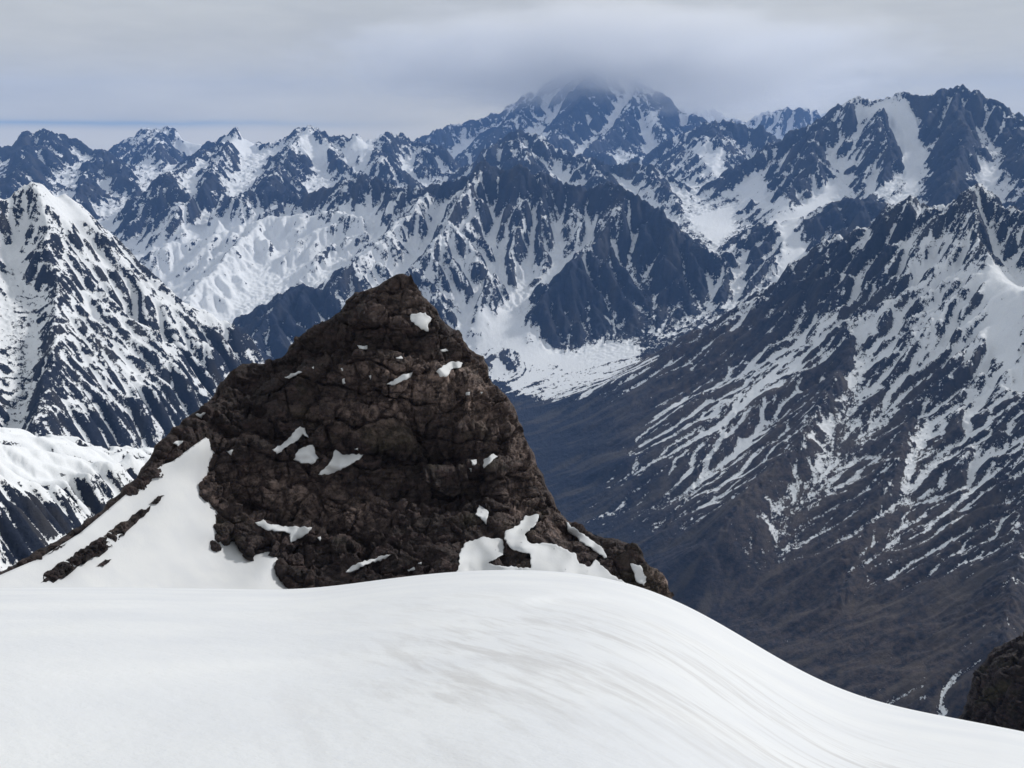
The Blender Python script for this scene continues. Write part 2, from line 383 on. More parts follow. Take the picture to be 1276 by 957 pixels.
def build_field():
    nu = int((TH1 - TH0) / DU) + 1; nv = int(math.log(R1 / R0) / DV) + 1
    th = np.linspace(TH0, TH1, nu); v = np.linspace(math.log(R0), math.log(R1), nv); r = np.exp(v)
    RR, TT = np.meshgrid(r, th, indexing='ij')
    X = (RR * np.sin(TT)).astype(f32); Y = (RR * np.cos(TT)).astype(f32); Rf = RR.astype(f32)
    log('grid', nv, nu, nv * nu)
    U = TT.astype(f32); V = np.log(Rf)
    # warp in the log-polar plane, so it scales with distance
    wx = fbm2(U * 14, V * 14, 4, 1) * 0.012 * Rf; wy = fbm2(U * 14 + 50, V * 14, 4, 2) * 0.022 * Rf
    Xw = X + wx; Yw = Y + wy
    base = np.interp(r, [p[0] for p in FLOOR_PTS], [p[1] for p in FLOOR_PTS]).astype(f32)[:, None] + 0 * X
    base += fbm2(X / 900, Y / 900, 4, 4) * 30
    H = base.copy(); ID = np.full(X.shape, 99, np.int16); RD = np.full(X.shape, 1e9, f32)
    du = th[1] - th[0]; dv = v[1] - v[0]
    for rid, slope, pts in RIDGES:
        p = np.array([P(a, b, c * 1000) for a, b, c in pts])
        for i in range(len(p) - 1):
            a, b = p[i], p[i + 1]
            reach = max(a[2], b[2]) + 1600; reach = max(reach, 200) / slope * 1.75
            rr = np.hypot(p[[i, i + 1], 0], p[[i, i + 1], 1])
            reach = min(reach, 0.62 * rr.mean())
            i0 = int((math.log(max(rr.min() - reach, R0)) - v[0]) / dv); i1 = int((math.log(min(rr.max() + reach, R1)) - v[0]) / dv) + 2
            tt = np.arctan2(p[[i, i + 1], 0], p[[i, i + 1], 1]); dt = math.asin(min(.9, reach / rr.min()))
            j0 = int((tt.min() - dt - TH0) / du); j1 = int((tt.max() + dt - TH0) / du) + 2
            i0 = max(0, i0); j0 = max(0, j0); i1 = min(nv, i1); j1 = min(nu, j1)
            if i1 <= i0 or j1 <= j0: continue
            sl = (slice(i0, i1), slice(j0, j1))
            ex, ey = b[0] - a[0], b[1] - a[1]; L2 = ex * ex + ey * ey + 1e-6
            x = Xw[sl] - f32(a[0]); y = Yw[sl] - f32(a[1])
            t = np.clip((x * f32(ex) + y * f32(ey)) / f32(L2), 0, 1)
            d = np.hypot(x - t * f32(ex), y - t * f32(ey))
            Lr = 0.10 * f32(rr.mean())
            # steeper near the crest, easing towards the foot
            h = f32(a[2]) + t * f32(b[2] - a[2]) - f32(slope) * d * (f32(1.12) - f32(.45) * d / (d + Lr * 2))
            if rid in (0, 1):                      # this mountain ends in a steep flank on its right
                xe = -1000.0 if rid == 0 else -420.0
                h = h - np.maximum(X[sl] - f32(xe), 0) * f32(1.1)
            w = h > H[sl]
            H[sl][w] = h[w]; ID[sl][w] = rid; RD[sl][w] = d[w]
    log('ridges')
    amp = np.clip((H - base) / (0.05 * Rf), 0, 1) ** 0.7
    # large to small relief, all proportional to distance (same size on the picture)
    crest = sstep(0, 1, RD / (0.012 * Rf)) * .75 + .25
    n = fbm2(U * 34 + wx / Rf * 40, V * 26, 3, 21, .5, True) - .35
    H += amp * crest * n * 0.0125 * Rf
    n = fbm2(U * 110, V * 80, 3, 22, .5, True) - .35
    H += amp * (crest * .6 + .4) * n * 0.0022 * Rf
    log('noise')
    return dict(nu=nu, nv=nv, th=th, r=r, X=X, Y=Y, R=Rf, H=H, ID=ID, RD=RD, base=base, U=U, V=V)

def erode(H, Rf, du, dv, n, steps, rng, spawn=None, Kc=5.0, Ke=0.30, Kd=0.25, inertia=0.15, flow=None):
    """rain drops running over the field; lengths measured in local cells so that it works at every distance"""
    nv, nu = H.shape
    asp = dv / du                              # row spacing in column spacings
    H = np.ascontiguousarray(H); Hf = H.ravel(); scale = (Rf[:, 0] * du).astype(f32)     # metres of a column step, per row
    if spawn is None:
        pi = rng.random_sample(n) * (nv - 3) + 1; pj = rng.random_sample(n) * (nu - 3) + 1
    else:
        k = spawn[rng.randint(0, len(spawn), n)]; pi = k // nu + rng.random_sample(n); pj = k % nu + rng.random_sample(n)
    pi = np.clip(pi, 1, nv - 3).astype(f32); pj = np.clip(pj, 1, nu - 3).astype(f32)
    di = np.zeros(n, f32); dj = np.zeros(n, f32); sp_ = np.ones(n, f32); wa = np.ones(n, f32); se = np.zeros(n, f32)
    alive = np.ones(n, bool)
    for s in range(steps):
        i0 = pi.astype(np.int32); j0 = pj.astype(np.int32); fi = pi - i0; fj = pj - j0
        k = i0 * nu + j0
        h00 = Hf[k]; h01 = Hf[k + 1]; h10 = Hf[k + nu]; h11 = Hf[k + nu + 1]
        sc_ = scale[i0]
        gj = ((h01 - h00) * (1 - fi) + (h11 - h10) * fi) / sc_
        gi = ((h10 - h00) * (1 - fj) + (h11 - h01) * fj) / (sc_ * asp)
        h = (h00 * (1 - fi) * (1 - fj) + h01 * (1 - fi) * fj + h10 * fi * (1 - fj) + h11 * fi * fj)
        di = di * inertia - gi * (1 - inertia); dj = dj * inertia - gj * (1 - inertia)
        ln = np.sqrt(di * di + dj * dj) + 1e-6; di /= ln; dj /= ln
        ni = np.clip(pi + di / asp, 1, nv - 3); nj = np.clip(pj + dj, 1, nu - 3)
        a0 = ni.astype(np.int32); b0 = nj.astype(np.int32); fa = ni - a0; fb = nj - b0; kk = a0 * nu + b0
        h2 = (Hf[kk] * (1 - fa) * (1 - fb) + Hf[kk + 1] * (1 - fa) * fb + Hf[kk + nu] * fa * (1 - fb) + Hf[kk + nu + 1] * fa * fb)
        dh = (h2 - h) / sc_                      # in cells
        cap = np.maximum(-dh * sp_ * wa * Kc, 0.01)
        up = dh > 0
        dep = np.where(up, np.minimum(dh, se), np.maximum(se - cap, 0) * Kd)
        ero = np.where(up | (se > cap), 0, np.minimum((cap - se) * Ke, -dh * .5))
        am = (dep - ero)
        se = se - am
        am = np.clip(am, -.3, .3); m = am * sc_
        w = np.bincount(np.concatenate([k, k + 1, k + nu, k + nu + 1]),
                        weights=np.concatenate([m * (1 - fi) * (1 - fj), m * (1 - fi) * fj, m * fi * (1 - fj), m * fi * fj]), minlength=nv * nu)
        lim = np.repeat(scale, nu) * 0.25
        Hf += np.clip(w.astype(f32), -lim, lim)
        if flow is not None: flow += np.bincount(k, weights=wa, minlength=nv * nu).astype(f32)
        sp_ = np.sqrt(np.maximum(sp_ * sp_ - dh * 2.0, 0.02)); sp_ = np.minimum(sp_, 3)
        wa *= 0.985
        pi, pj = ni, nj
    return Hf.reshape(nv, nu)

F = build_field()
assert np.isfinite(F['H']).all()
def downsample(a, k): return a[::k, ::k].copy()
def upsample(a, shape, k):
    i = np.minimum(np.arange(shape[0]) / k, a.shape[0] - 1.001); j = np.minimum(np.arange(shape[1]) / k, a.shape[1] - 1.001)
    i0 = i.astype(int); j0 = j.astype(int); fi = (i - i0).astype(f32)[:, None]; fj = (j - j0).astype(f32)[None]
    a0 = a[i0] * (1 - fi) + a[i0 + 1] * fi
    return a0[:, j0] * (1 - fj) + a0[:, j0 + 1] * fj
rng = np.random.RandomState(7)
du = F['th'][1] - F['th'][0]; dv = math.log(F['r'][1] / F['r'][0])
K = 3
Hs = downsample(F['H'], K); Rs = downsample(F['R'], K); Hc = Hs.copy(); fl = np.zeros(Hs.size, f32)
for b in range(8): Hc = erode(Hc, Rs, du * K, dv * K, 40000, 90, rng, Kc=5, Ke=.25, Kd=.2, flow=fl)
flow1 = upsample(np.log1p(fl.reshape(Hs.shape)), F['H'].shape, K)
F['H'] += upsample(Hc - Hs, F['H'].shape, K)
log('coarse erosion')
def visible(H, slack=0.004):
    t = H / F['R']; m = np.maximum.accumulate(t, axis=0); return t > m - slack
vis = visible(F['H']) & (np.abs(F['U']) < .56)
spawn = np.flatnonzero(vis.ravel())
log('visible', len(spawn))
Hb = F['H'].copy(); flf = np.zeros(Hb.size, f32)
for b in range(7): F['H'] = erode(F['H'], F['R'], du, dv, 90000, 80, rng, spawn=spawn, Kc=4, Ke=.2, Kd=.2, flow=flf)
flow2 = np.log1p(flf.reshape(Hb.shape))
F['H'] = .35 * F['H'] + .65 * blur(F['H'], 2)
log('fine erosion')

# ------------------------------------------------------------------ snow cover on the mountains
H, Rf, U, V, ID = F['H'], F['R'], F['U'], F['V'], F['ID']
sc_row = (Rf[:, :1] * f32(du))
def grads(h):
    gj = np.gradient(h, axis=1) / sc_row; gi = np.gradient(h, axis=0) / (sc_row * f32(dv / du)); return gi, gj
gi, gj = grads(blur(H, 1)); slope_f = np.sqrt(gi * gi + gj * gj)
b1, b2, b3 = blur(H, 2), blur(H, 6), blur(H, 18)
conc1 = (b1 - H) / sc_row; conc2 = (b2 - b1) / sc_row; conc3 = (b3 - b2) / sc_row
log('stats', *[('%.2f' % np.percentile(a, q)) for a in (slope_f, conc1, conc2, conc3, flow1, flow2) for q in (10, 50, 90)])

TANV = H / Rf; RUNMAX = np.maximum.accumulate(TANV, axis=0)
def hit(px, py):
    """where the sight line through a photograph position first meets the mountains (log-polar coordinates)"""
    x, y, z = pdir(px, py); th = math.atan2(x, y); t = z / math.hypot(x, y)
    j = int(np.clip(round((th - TH0) / du), 0, F['nu'] - 1))
    k = int(np.searchsorted(RUNMAX[:, j], t)); k = min(k, F['nv'] - 1)
    return th, math.log(F['r'][k]), k, j
# (bias, soft edge in cells, [px, py ...]) : where the photograph shows continuous snow (+) or bare rock (-)
PAINT = [
 (-.42, 6, (13,), [870,462, 945,380, 1000,324, 1130,250, 1118,320, 1060,372, 1000,402, 905,455]),
 (-.3, 5, (13,), [1010,420, 1060,400, 1120,440, 1100,500, 1040,520, 1000,480]),
 (.55, 3, (1,), [0,524, 60,540, 150,570, 176,592, 140,606, 96,600, 60,612, 0,606]),
 (-.45, 8, (0,), [0,300, 55,320, 62,520, 0,522]),
 (-.24, 9, (5,12,99), [800,265, 850,290, 905,350, 880,400, 830,440, 700,440, 660,400, 790,300]),
 (.22, 5, None, [190,300, 215,250, 260,255, 330,252, 400,258, 420,280, 400,330, 360,350, 300,385, 235,375, 200,330]),
 (.22, 10, None, [215,240, 420,245, 500,270, 500,340, 420,350, 330,420, 300,440, 250,390, 195,320]),
 (-.8, 3, None, [345,374, 372,354, 398,358, 410,380, 395,388, 350,392, 300,432, 290,425]),
 (.30, 8, (5,), [430,240, 560,240, 600,260, 600,440, 540,380, 440,360]),
 (.25, 8, (5,), [600,262, 760,262, 790,285, 720,320, 660,375, 600,400]),
 (-.28, 5, (5,), [440,214, 600,198, 700,224, 830,262, 820,280, 740,262, 640,240, 500,245]),
 (-.26, 7, (5,), [790,285, 720,320, 660,372, 655,392, 690,425, 712,438, 760,418, 830,436, 880,400, 885,335, 845,290, 800,265]),
 (.35, 6, (5,), [870,310, 965,350, 985,372, 930,380, 880,345]),
 (.75, 4, None, [585,395, 610,380, 640,388, 665,412, 700,442, 740,430, 790,425, 828,440, 800,462, 760,482, 720,492, 640,486, 610,470, 590,440]),
 (-.8, 4, None, [625,497, 740,501, 765,520, 720,560, 690,640, 650,560]),
 (.12, 14, (13,), [945,385, 1130,248, 1276,262, 1276,600, 1100,600, 930,620, 800,600, 790,520, 900,450]),
 (.30, 6, (13,), [815,516, 900,458, 1010,402, 1090,402, 960,520, 920,600, 880,640, 840,570, 800,560]),
 (.25, 6, (13,), [1130,330, 1170,325, 1230,340, 1276,350, 1276,490, 1220,470, 1170,430, 1140,390]),
 (.5, 4, (13,), [1225,330, 1276,345, 1276,482, 1240,445]),
 (-.3, 5, (13,), [1180,255, 1225,228, 1276,270, 1276,330, 1230,325, 1190,290]),
 (-.6, 16, (13,99), [690,660, 840,655, 900,670, 1000,700, 1276,720, 1276,900, 900,900, 700,700]),
 (-.5, 8, (13,), [640,560, 700,520, 820,470, 860,455, 800,530, 760,600, 720,640, 680,640]),
 (.9, 3, (0,), [30,227, 46,222, 75,238, 112,272, 150,312, 110,292, 62,255]),
 (-.2, 8, (0,), [0,430, 60,440, 150,500, 200,560, 100,560, 0,520]),
 (-1.2, 4, (1,), [0,618, 60,624, 104,640, 104,662, 40,700, 0,706]),
 (-.9, 2, (1,), [106,580, 122,576, 142,596, 128,600]),
 (-.8, 2, (1,), [0,560, 30,572, 60,590, 30,584, 0,570]),
 (1.3, 2, (12,), [1063,131, 1095,123, 1134,139, 1145,156, 1143,174, 1160,196, 1156,203, 1142,198, 1142,239, 1132,239, 1126,196, 1124,167, 1113,153, 1084,142]),
 (.9, 3, (12,), [920,232, 945,217, 963,246, 988,260, 1034,232, 1049,221, 1034,260, 991,274, 956,271, 927,253]),
 (.9, 3, None, [856,271, 916,253, 913,289, 891,310]),
 (.9, 3, None, [952,271, 1006,289, 988,330, 970,340, 974,307]),
 (.7, 3, (12,), [1070,214, 1088,214, 1106,249, 1077,242]),
 (.9, 3, (12,), [1213,182, 1230,196, 1260,214, 1242,232, 1227,224]),
 (-.35, 5, (12,), [1160,120, 1276,160, 1276,205, 1200,180, 1222,240, 1165,250, 1160,190, 1145,140]),
 (-.5, 4, (12,), [995,268, 1030,243, 1100,250, 1108,264, 1050,286, 1010,282]),
 (1.1, 2, (3,), [218,157, 245,166, 270,170, 262,179, 225,173]),
 (1.1, 2, (4,), [278,174, 290,165, 300,178, 330,176, 318,183, 280,182]),
 (1.3, 2, (4,), [372,168, 384,166, 400,180, 408,200, 395,203, 380,190]),
 (.8, 3, (4,), [425,182, 470,178, 455,215, 490,230, 445,208]),
 (-.35, 3, (4,), [205,238, 240,232, 330,228, 425,225, 425,236, 330,244, 240,252, 205,260]),
 (.5, 4, (8,), [790,142, 822,145, 850,170, 860,185, 800,165]),
 (-.3, 5, (8,), [650,130, 700,95, 780,110, 740,180, 660,165]),
 (.9, 2, (11,), [857,184, 875,180, 900,192, 906,215, 890,220, 870,200]),
 (-.6, 2, (11,), [880,160, 895,146, 945,152, 955,175, 930,185, 885,180]),
]
def paint_bias():
    B = np.zeros(H.shape, f32)
    for bias, soft, ids, poly in PAINT:
        pts = [hit(*q) for q in zip(poly[::2], poly[1::2])]
        u = [q[0] for q in pts]; w = [q[1] for q in pts]
        j0 = max(0, int((min(u) - TH0) / du) - soft * 3 - 2); j1 = int((max(u) - TH0) / du) + soft * 3 + 2
        i0 = max(0, int((min(w) - math.log(R0)) / dv) - soft * 3 - 2); i1 = int((max(w) - math.log(R0)) / dv) + soft * 3 + 2
        sl = (slice(i0, i1), slice(j0, j1))
        m = in_poly(U[sl], V[sl], [(q[0], q[1]) for q in pts]).astype(f32)
        if ids is not None: m *= np.isin(ID[sl], ids)
        B[sl] += bias * blur(m, soft)
    return B
def lic(nz, h, steps, step=1.0):
    """noise smeared along the fall line of the field h: streaks that run down the slopes"""
    nv, nu = nz.shape; gi, gj = grads(h); ln = np.sqrt(gi * gi + gj * gj) + 1e-6
    vi = (gi / ln / f32(dv / du)).ravel(); vj = (gj / ln).ravel(); nf = nz.ravel(); acc = nf.copy(); tot = 1.0
    for sgn in (1, -1):
        pi = np.repeat(np.arange(nv, dtype=f32), nu); pj = np.tile(np.arange(nu, dtype=f32), nv)
        for t in range(steps):
            k = pi.astype(np.int32) * nu + pj.astype(np.int32)
            pi += vi[k] * (sgn * step); pj += vj[k] * (sgn * step)
            np.clip(pi, 0, nv - 1.01, out=pi); np.clip(pj, 0, nu - 1.01, out=pj)
            w = 1 - (t + 1) / (steps + 1); acc += nf[(pi + .5).astype(np.int32) * nu + (pj + .5).astype(np.int32)] * f32(w); tot += w
    a = (acc / tot).reshape(nv, nu); return (a - a.mean()) / a.std()
rs_ = np.random.RandomState(3)
Hsm = blur(H, 7)
wn = rs_.normal(size=H.shape).astype(f32)
LF = lic(wn, Hsm, 16)                              # fine streaks
LX = lic(blur(wn[::-1], 1), Hsm, 26)               # long streaks
LC = lic(blur(wn, 3), blur(H, 12), 16, 2.0)        # broad ribs
PB = paint_bias(); calm = 1 - .85 * sstep(.25, .75, blur(PB, 2))
lowz = sstep(-650, -1150, H + fbm2(U * 9, V * 7, 3, 66) * 250) * blur((ID == 13).astype(f32), 4) * sstep(6500, 6000, Rf)
H += .88 * lowz * (blur(H, 8) - H); calm = calm * (1 - .75 * lowz)
log('ribs')
ampm = np.clip((H - F['base']) / (0.03 * Rf), 0, 1)
JAG = fbm2(U * 130, V * 100, 3, 90, .5, True); JAG = (JAG - JAG.mean()) / JAG.std()
isA = blur(np.isin(ID, (0, 1)).astype(f32), 4); H += .65 * isA * (blur(H, 4) - H); calm = calm * (1 - .5 * isA)
teeth = fbm2(U * 120, V * 60, 2, 93, .6, True) - .25 + .5 * fbm2(U * 40, V * 20, 2, 94)
kt = np.zeros(H.shape, f32)
for k_, a_ in ((5, 1.0), (11, 1.3), (12, .55), (13, .8), (0, .3), (4, .7), (7, .7), (8, .4), (2, .5), (3, .35), (10, .4)): kt[ID == k_] = a_
H += kt * np.exp(-(F['RD'] / (.005 * Rf)) ** 1.5) * teeth * .0050 * Rf
H += ampm * calm * sc_row * (LC * .38 + LF * .06 + LX * .20 + JAG * .75)
wxs = fbm2(U * 30, V * 22, 3, 67)
cs_ = .85 * sstep(.3, .8, blur(np.maximum(PB, 0), 4))
H += cs_ * (blur(H, 9) - H)
S0 = -1.5 * (slope_f - .45)
S0 += np.clip(conc1 * 1.2, -.6, .6) + np.clip(conc2 * 0.40, -.5, .5) + np.clip(conc3 * .05, -.2, .2)
S0 += np.clip((blur(flow2, 1) - np.median(flow2)) * .2, -.3, .4)
strata = fbm2((F['X'] + .4 * F['Y']) / (.09 * Rf) + 5, (H + .22 * F['X'] + wxs * 60) / (.0065 * Rf), 4, 68, .6)
wst = np.full(H.shape, .7, f32)
for k_, a_ in ((0, 3.4), (12, 1.4), (8, 1.2), (13, .3), (15, .6)): wst[ID == k_] = a_
S0 += strata * wst + fbm2(U * 260, V * 190, 3, 69, .65) * 1.0
S0 += fbm2(U * 50, V * 38, 5, 61) * .9 - (LC * .14 + LX * .46) * (1 - .75 * isA) - LF * (.30 - .16 * isA) - JAG * .20
S0 -= blur(S0, 45) * .75
FRAC = {0: .60, 1: .90, 2: .38, 3: .48, 4: .47, 15: .76, 5: .42, 6: .22, 7: .52, 8: .36, 9: .6, 10: .5, 11: .42, 12: .44, 13: .50, 14: .12, 99: .45}
S = np.zeros(H.shape, f32); seen = visible(H, .0006)
for k_, fr in FRAC.items():
    m = ID == k_
    if not m.any(): continue
    mm = m & seen
    if k_ == 13: mm &= H > -900
    if mm.sum() < 50: mm = m
    v_ = S0[mm]; qn = np.percentile(v_, 100 * (1 - fr)); S[m] = (S0[m] - qn) / (v_.std() + 1e-6) * .34 + .515
S += PB * .85
# bare low slopes
low = sstep(-650, -1250, H + fbm2(U * 12, V * 9, 4, 62) * 250)
S -= low * np.where(np.isin(ID, (13,)), .62, .0)
S -= blur(((ID == 99) & (Rf < 6900) & (PB < .3)).astype(f32), 3) * .8
BROWN = sstep(-500, -1200, H + fbm2(U * 10, V * 8, 4, 63) * 300) * np.isin(ID, (13,)) .astype(f32)
BROWN = blur(BROWN.astype(f32) * sstep(250, 950, F['X']), 5)
TONE = fbm2(U * 40, V * 30, 5, 64) + .16 * LC + .14 * LX + .28 * lowz * LC

def mountain_material():
    g = NT('mountain rock and snow')
    pos = g.pos()
    snow = g.attr('snow'); brown = g.attr('brown'); tone = g.attr('tone'); far = g.attr('far')
    p = g.N.new('ShaderNodeVectorMath'); p.operation = 'DIVIDE'; g.L.new(pos, p.inputs[0])
    cf = g.N.new('ShaderNodeCombineXYZ')
    for i in range(3): g.L.new(far, cf.inputs[i])
    g.L.new(cf.outputs[0], p.inputs[1]); ps = p.outputs[0]     # metres / patch size of this mountain
    n1 = g.noise(ps, 0.12, 8, .70); n2 = g.noise(ps, 0.45, 5, .65)
    s = g.math('ADD', snow, g.math('MULTIPLY', g.math('SUBTRACT', n1, .5), 1.9))
    s = g.math('ADD', s, g.math('MULTIPLY', g.math('SUBTRACT', n2, .5), 1.0))
    m = g.rng(s, .48, .55, 0, 1, True)
    hazed_rock = g.mix(g.rng(n1, .3, .7), (.0065, .011, .025), (.022, .029, .050))  # navy tint puts part of the blue distance haze into the rock colour
    rock2 = g.mix(g.rng(g.noise(ps, .06, 9, .68), .40, .63), (.022, .020, .024), (.085, .064, .052))
    rock = g.mix(brown, hazed_rock, rock2)
    rock = g.mix(g.rng(tone, .0, .8, 0, .7), rock, g.mix(brown, (.07, .065, .062), (.10, .080, .064)))
    snowc = g.mix(g.rng(n2, .3, .7), (.74, .76, .79), (.84, .85, .86))
    col = g.mix(m, rock, snowc)
    hgt = g.math('ADD', g.math('MULTIPLY', n2, .5), n1)
    hgt = g.math('MULTIPLY', hgt, g.rng(m, 0, 1, 1.0, .25))
    nb = g.bump(hgt, 0.9, g.math('MULTIPLY', far, 6.0))
    g.bsdf(col, .85, nb, .15)
    return g.m
MAT_MTN = mountain_material()

INFO = {
 0: ('mountain', 'steep rock peak streaked with snow at the left edge, its crest dropping behind the crag'),
 1: ('mountain', 'low snowy shoulder with dark rock bands below the left-hand peak'),
 2: ('mountain', 'farthest dark peaks at the left end of the skyline'),
 3: ('mountain', 'far rounded peak with a white snowcap on its right flank'),
 4: ('mountain', 'long range with a pointed top holding a snow pocket, slopes combed with fine snow streaks'),
 15: ('mountain', 'broad smooth snow basin under the streaked range'),
 5: ('mountain', 'dark jagged massif in the middle of the photo, above the snow fan'),
 6: ('mountain', 'small dark wedge-shaped knob below the snow basin'),
 7: ('mountain', 'broken snowy ridges behind the dark central massif'),
 8: ('mountain', 'greatest mountain, its summit lost in cloud'),
 9: ('mountain', 'pale far mountain half hidden in cloud, right of the cloud-capped summit'),
 10: ('mountain', 'faint far peak between the dark teeth and the glacier mountain'),
 11: ('mountain', 'ridge of dark jagged teeth under the cloud edge'),
 12: ('mountain', 'high dark mountain on the right carrying a white glacier'),
 13: ('mountain', 'big near mountain on the right, snow streaks above and bare brown slopes below'),
 14: ('mound', 'small dark mound on the snow fan'),
 99: ('valley_floor', 'grey valley floor between the mountains'),
}
FARC = {}
def build_mountains():
    nv, nu = H.shape
    verts = np.stack([F['X'], F['Y'], H], -1).reshape(-1, 3)
    q = grid_quads(nv, nu); fid = ID[:-1, :-1].ravel()
    Sf = S.ravel(); Bf = BROWN.ravel(); Tf = TONE.ravel(); Fr = (Rf * f32(.00042)).ravel()   # patch size follows the mean distance of each mountain
    for k, (nm, lab) in INFO.items():
        sel = q[fid == k]
        if not len(sel): continue
        ids, inv = np.unique(sel, return_inverse=True)
        far = np.full(len(ids), float(np.median(Fr[ids])), f32)
        o = make_mesh(nm, verts[ids], inv.reshape(-1, 4), MAT_MTN, dict(snow=Sf[ids], brown=Bf[ids], tone=Tf[ids], far=Fr[ids]))
        o['kind'] = 'structure'; o['label'] = lab
    log('mountains built')
build_mountains()

def haze():
    g = NT('haze'); v = g.N.new('ShaderNodeVolumePrincipled')
    v.inputs['Color'].default_value = (0.25, 0.48, 1.0, 1); v.inputs['Density'].default_value = 2.2e-5
    v.inputs['Anisotropy'].default_value = 0.0
    g.L.new(v.outputs[0], g.out.inputs['Volume'])
    x0, x1, y0, y1, z0, z1 = -24000, 24000, -2500, 34500, -2600, 1900
    vs = [(x, y, z) for z in (z0, z1) for y in (y0, y1) for x in (x0, x1)]
    fs = np.array([[0,2,3,1],[4,5,7,6],[0,1,5,4],[2,6,7,3],[0,4,6,2],[1,3,7,5]])
    o = make_mesh('haze', np.array(vs, float), fs, g.m, smooth=False); o['kind'] = 'stuff'
haze()

def cloud_bank(loc, size, dens, seed, label):
    g = NT('cloud vapour'); v = g.N.new('ShaderNodeVolumePrincipled'); v.inputs['Color'].default_value = (1, 1, 1, 1); v.inputs['Anisotropy'].default_value = .25
    tc = g.N.new('ShaderNodeTexCoord'); o3 = tc.outputs['Object']
    ln = g.N.new('ShaderNodeVectorMath'); ln.operation = 'LENGTH'; g.L.new(o3, ln.inputs[0])
    n = g.noise(g.mapping(o3, (2.2, 2.0, 1.2), loc=(seed, seed, 0)), 1.9, 6, .62)
    f = g.math('ADD', g.math('SUBTRACT', 1.0, ln.outputs['Value']), g.math('MULTIPLY', g.math('SUBTRACT', n, .5), 1.5))
    f = g.rng(f, .05, .9, 0, 1, True)
    g.L.new(g.math('MULTIPLY', f, dens), v.inputs['Density']); g.L.new(v.outputs[0], g.out.inputs['Volume'])
    a = np.linspace(0, 2 * math.pi, 33)[:-1]; b = np.linspace(-math.pi / 2, math.pi / 2, 17)
    A, B = np.meshgrid(a, b); vs = np.stack([np.cos(B) * np.cos(A), np.cos(B) * np.sin(A), np.sin(B)], -1).reshape(-1, 3)
    i = np.arange(17 * 32).reshape(17, 32); j = np.roll(i, -1, 1)
    q = np.stack([i[:-1], j[:-1], j[1:], i[1:]], -1).reshape(-1, 4)
    o = make_mesh('cloud', vs, q, g.m); o.location = loc; o.scale = size; o['kind'] = 'stuff'; o['label'] = label
    g.m.cycles.volume_step_rate = 1.0
x_, y_, z_ = P(760, 72, 21000)
cloud_bank((x_, y_, z_), (7200, 3600, 1250), 1.5e-3, 2.0, 'grey cloud wrapped round the highest summit')
x_, y_, z_ = P(890, 118, 25000)
cloud_bank((x_, y_, z_), (4200, 2600, 800), 1.0e-3, 5.0, 'thin grey cloud veiling the far peaks right of the summit')

# ------------------------------------------------------------------ near ground: camera snowfield
def thin_plate(pts):
    """smooth interpolation through (a, b, value) points"""
    p = np.array(pts, float); s = 100.0; q = p[:, :2] / s; n = len(p)
    def k(d2): return np.where(d2 > 0, d2 * np.log(np.maximum(d2, 1e-12)), 0)
    A = k(((q[:, None] - q[None]) ** 2).sum(-1)) + np.eye(n) * 0.02
    Pm = np.c_[np.ones(n), q]; M = np.block([[A, Pm], [Pm.T, np.zeros((3, 3))]])
    w = np.linalg.solve(M, np.r_[p[:, 2], np.zeros(3)])
    def f(a, b):
        a = np.asarray(a, float) / s; b = np.asarray(b, float) / s; o = w[n] + w[n + 1] * a + w[n + 2] * b
        for i in range(n): o = o + w[i] * k((a - q[i, 0]) ** 2 + (b - q[i, 1]) ** 2)
        return o
    return f

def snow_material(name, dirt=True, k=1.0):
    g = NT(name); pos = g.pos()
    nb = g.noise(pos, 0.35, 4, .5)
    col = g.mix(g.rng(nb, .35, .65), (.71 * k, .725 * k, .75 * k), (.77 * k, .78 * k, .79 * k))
    ripple = g.noise(g.mapping(g.mapping(pos, rot=(0, 0, R(-38))), (1.0, .30, 1.0)), 2.2, 5, .6)
    if dirt:
        d = g.attr('dirt')
        st = g.noise(g.mapping(g.mapping(pos, rot=(0, 0, R(-24))), (1.6, .16, .5)), 1.0, 6, .62, .4)
        st2 = g.noise(g.mapping(g.mapping(pos, rot=(0, 0, R(-20))), (5.5, .45, 1.5)), 1.0, 5, .65, .3)
        a = g.math('ADD', g.math('MULTIPLY', st, .5), g.math('MULTIPLY', st2, .5))
        a = g.rng(a, .45, .63, 0, 1, True)
        m = g.math('MULTIPLY', g.math('MULTIPLY', a, d), .5, True)
        col = g.mix(m, col, (.47, .455, .445))
        sp_ = g.rng(g.vor(pos, 1.4), .03, .012, 0, .35)
        col = g.mix(g.math('MULTIPLY', sp_, g.rng(d, 0, .6)), col, (.25, .2, .17))
    grain = g.noise(pos, 38.0, 3, .6)
    h = g.math('ADD', g.math('MULTIPLY', ripple, .026), g.math('MULTIPLY', grain, .0025))
    h = g.math('ADD', h, g.math('MULTIPLY', g.noise(pos, 9.0, 3, .5), .008))
    n = g.bump(h, .8, 1.0)
    b = g.bsdf(col, .6, n, .25)
    return g.m
MAT_SNOW = snow_material('snowfield snow')
MAT_SNOW_SHADED = snow_material('shade-darkened slope snow', False, .80)  # base colour darkened in place of the crag's cast shade

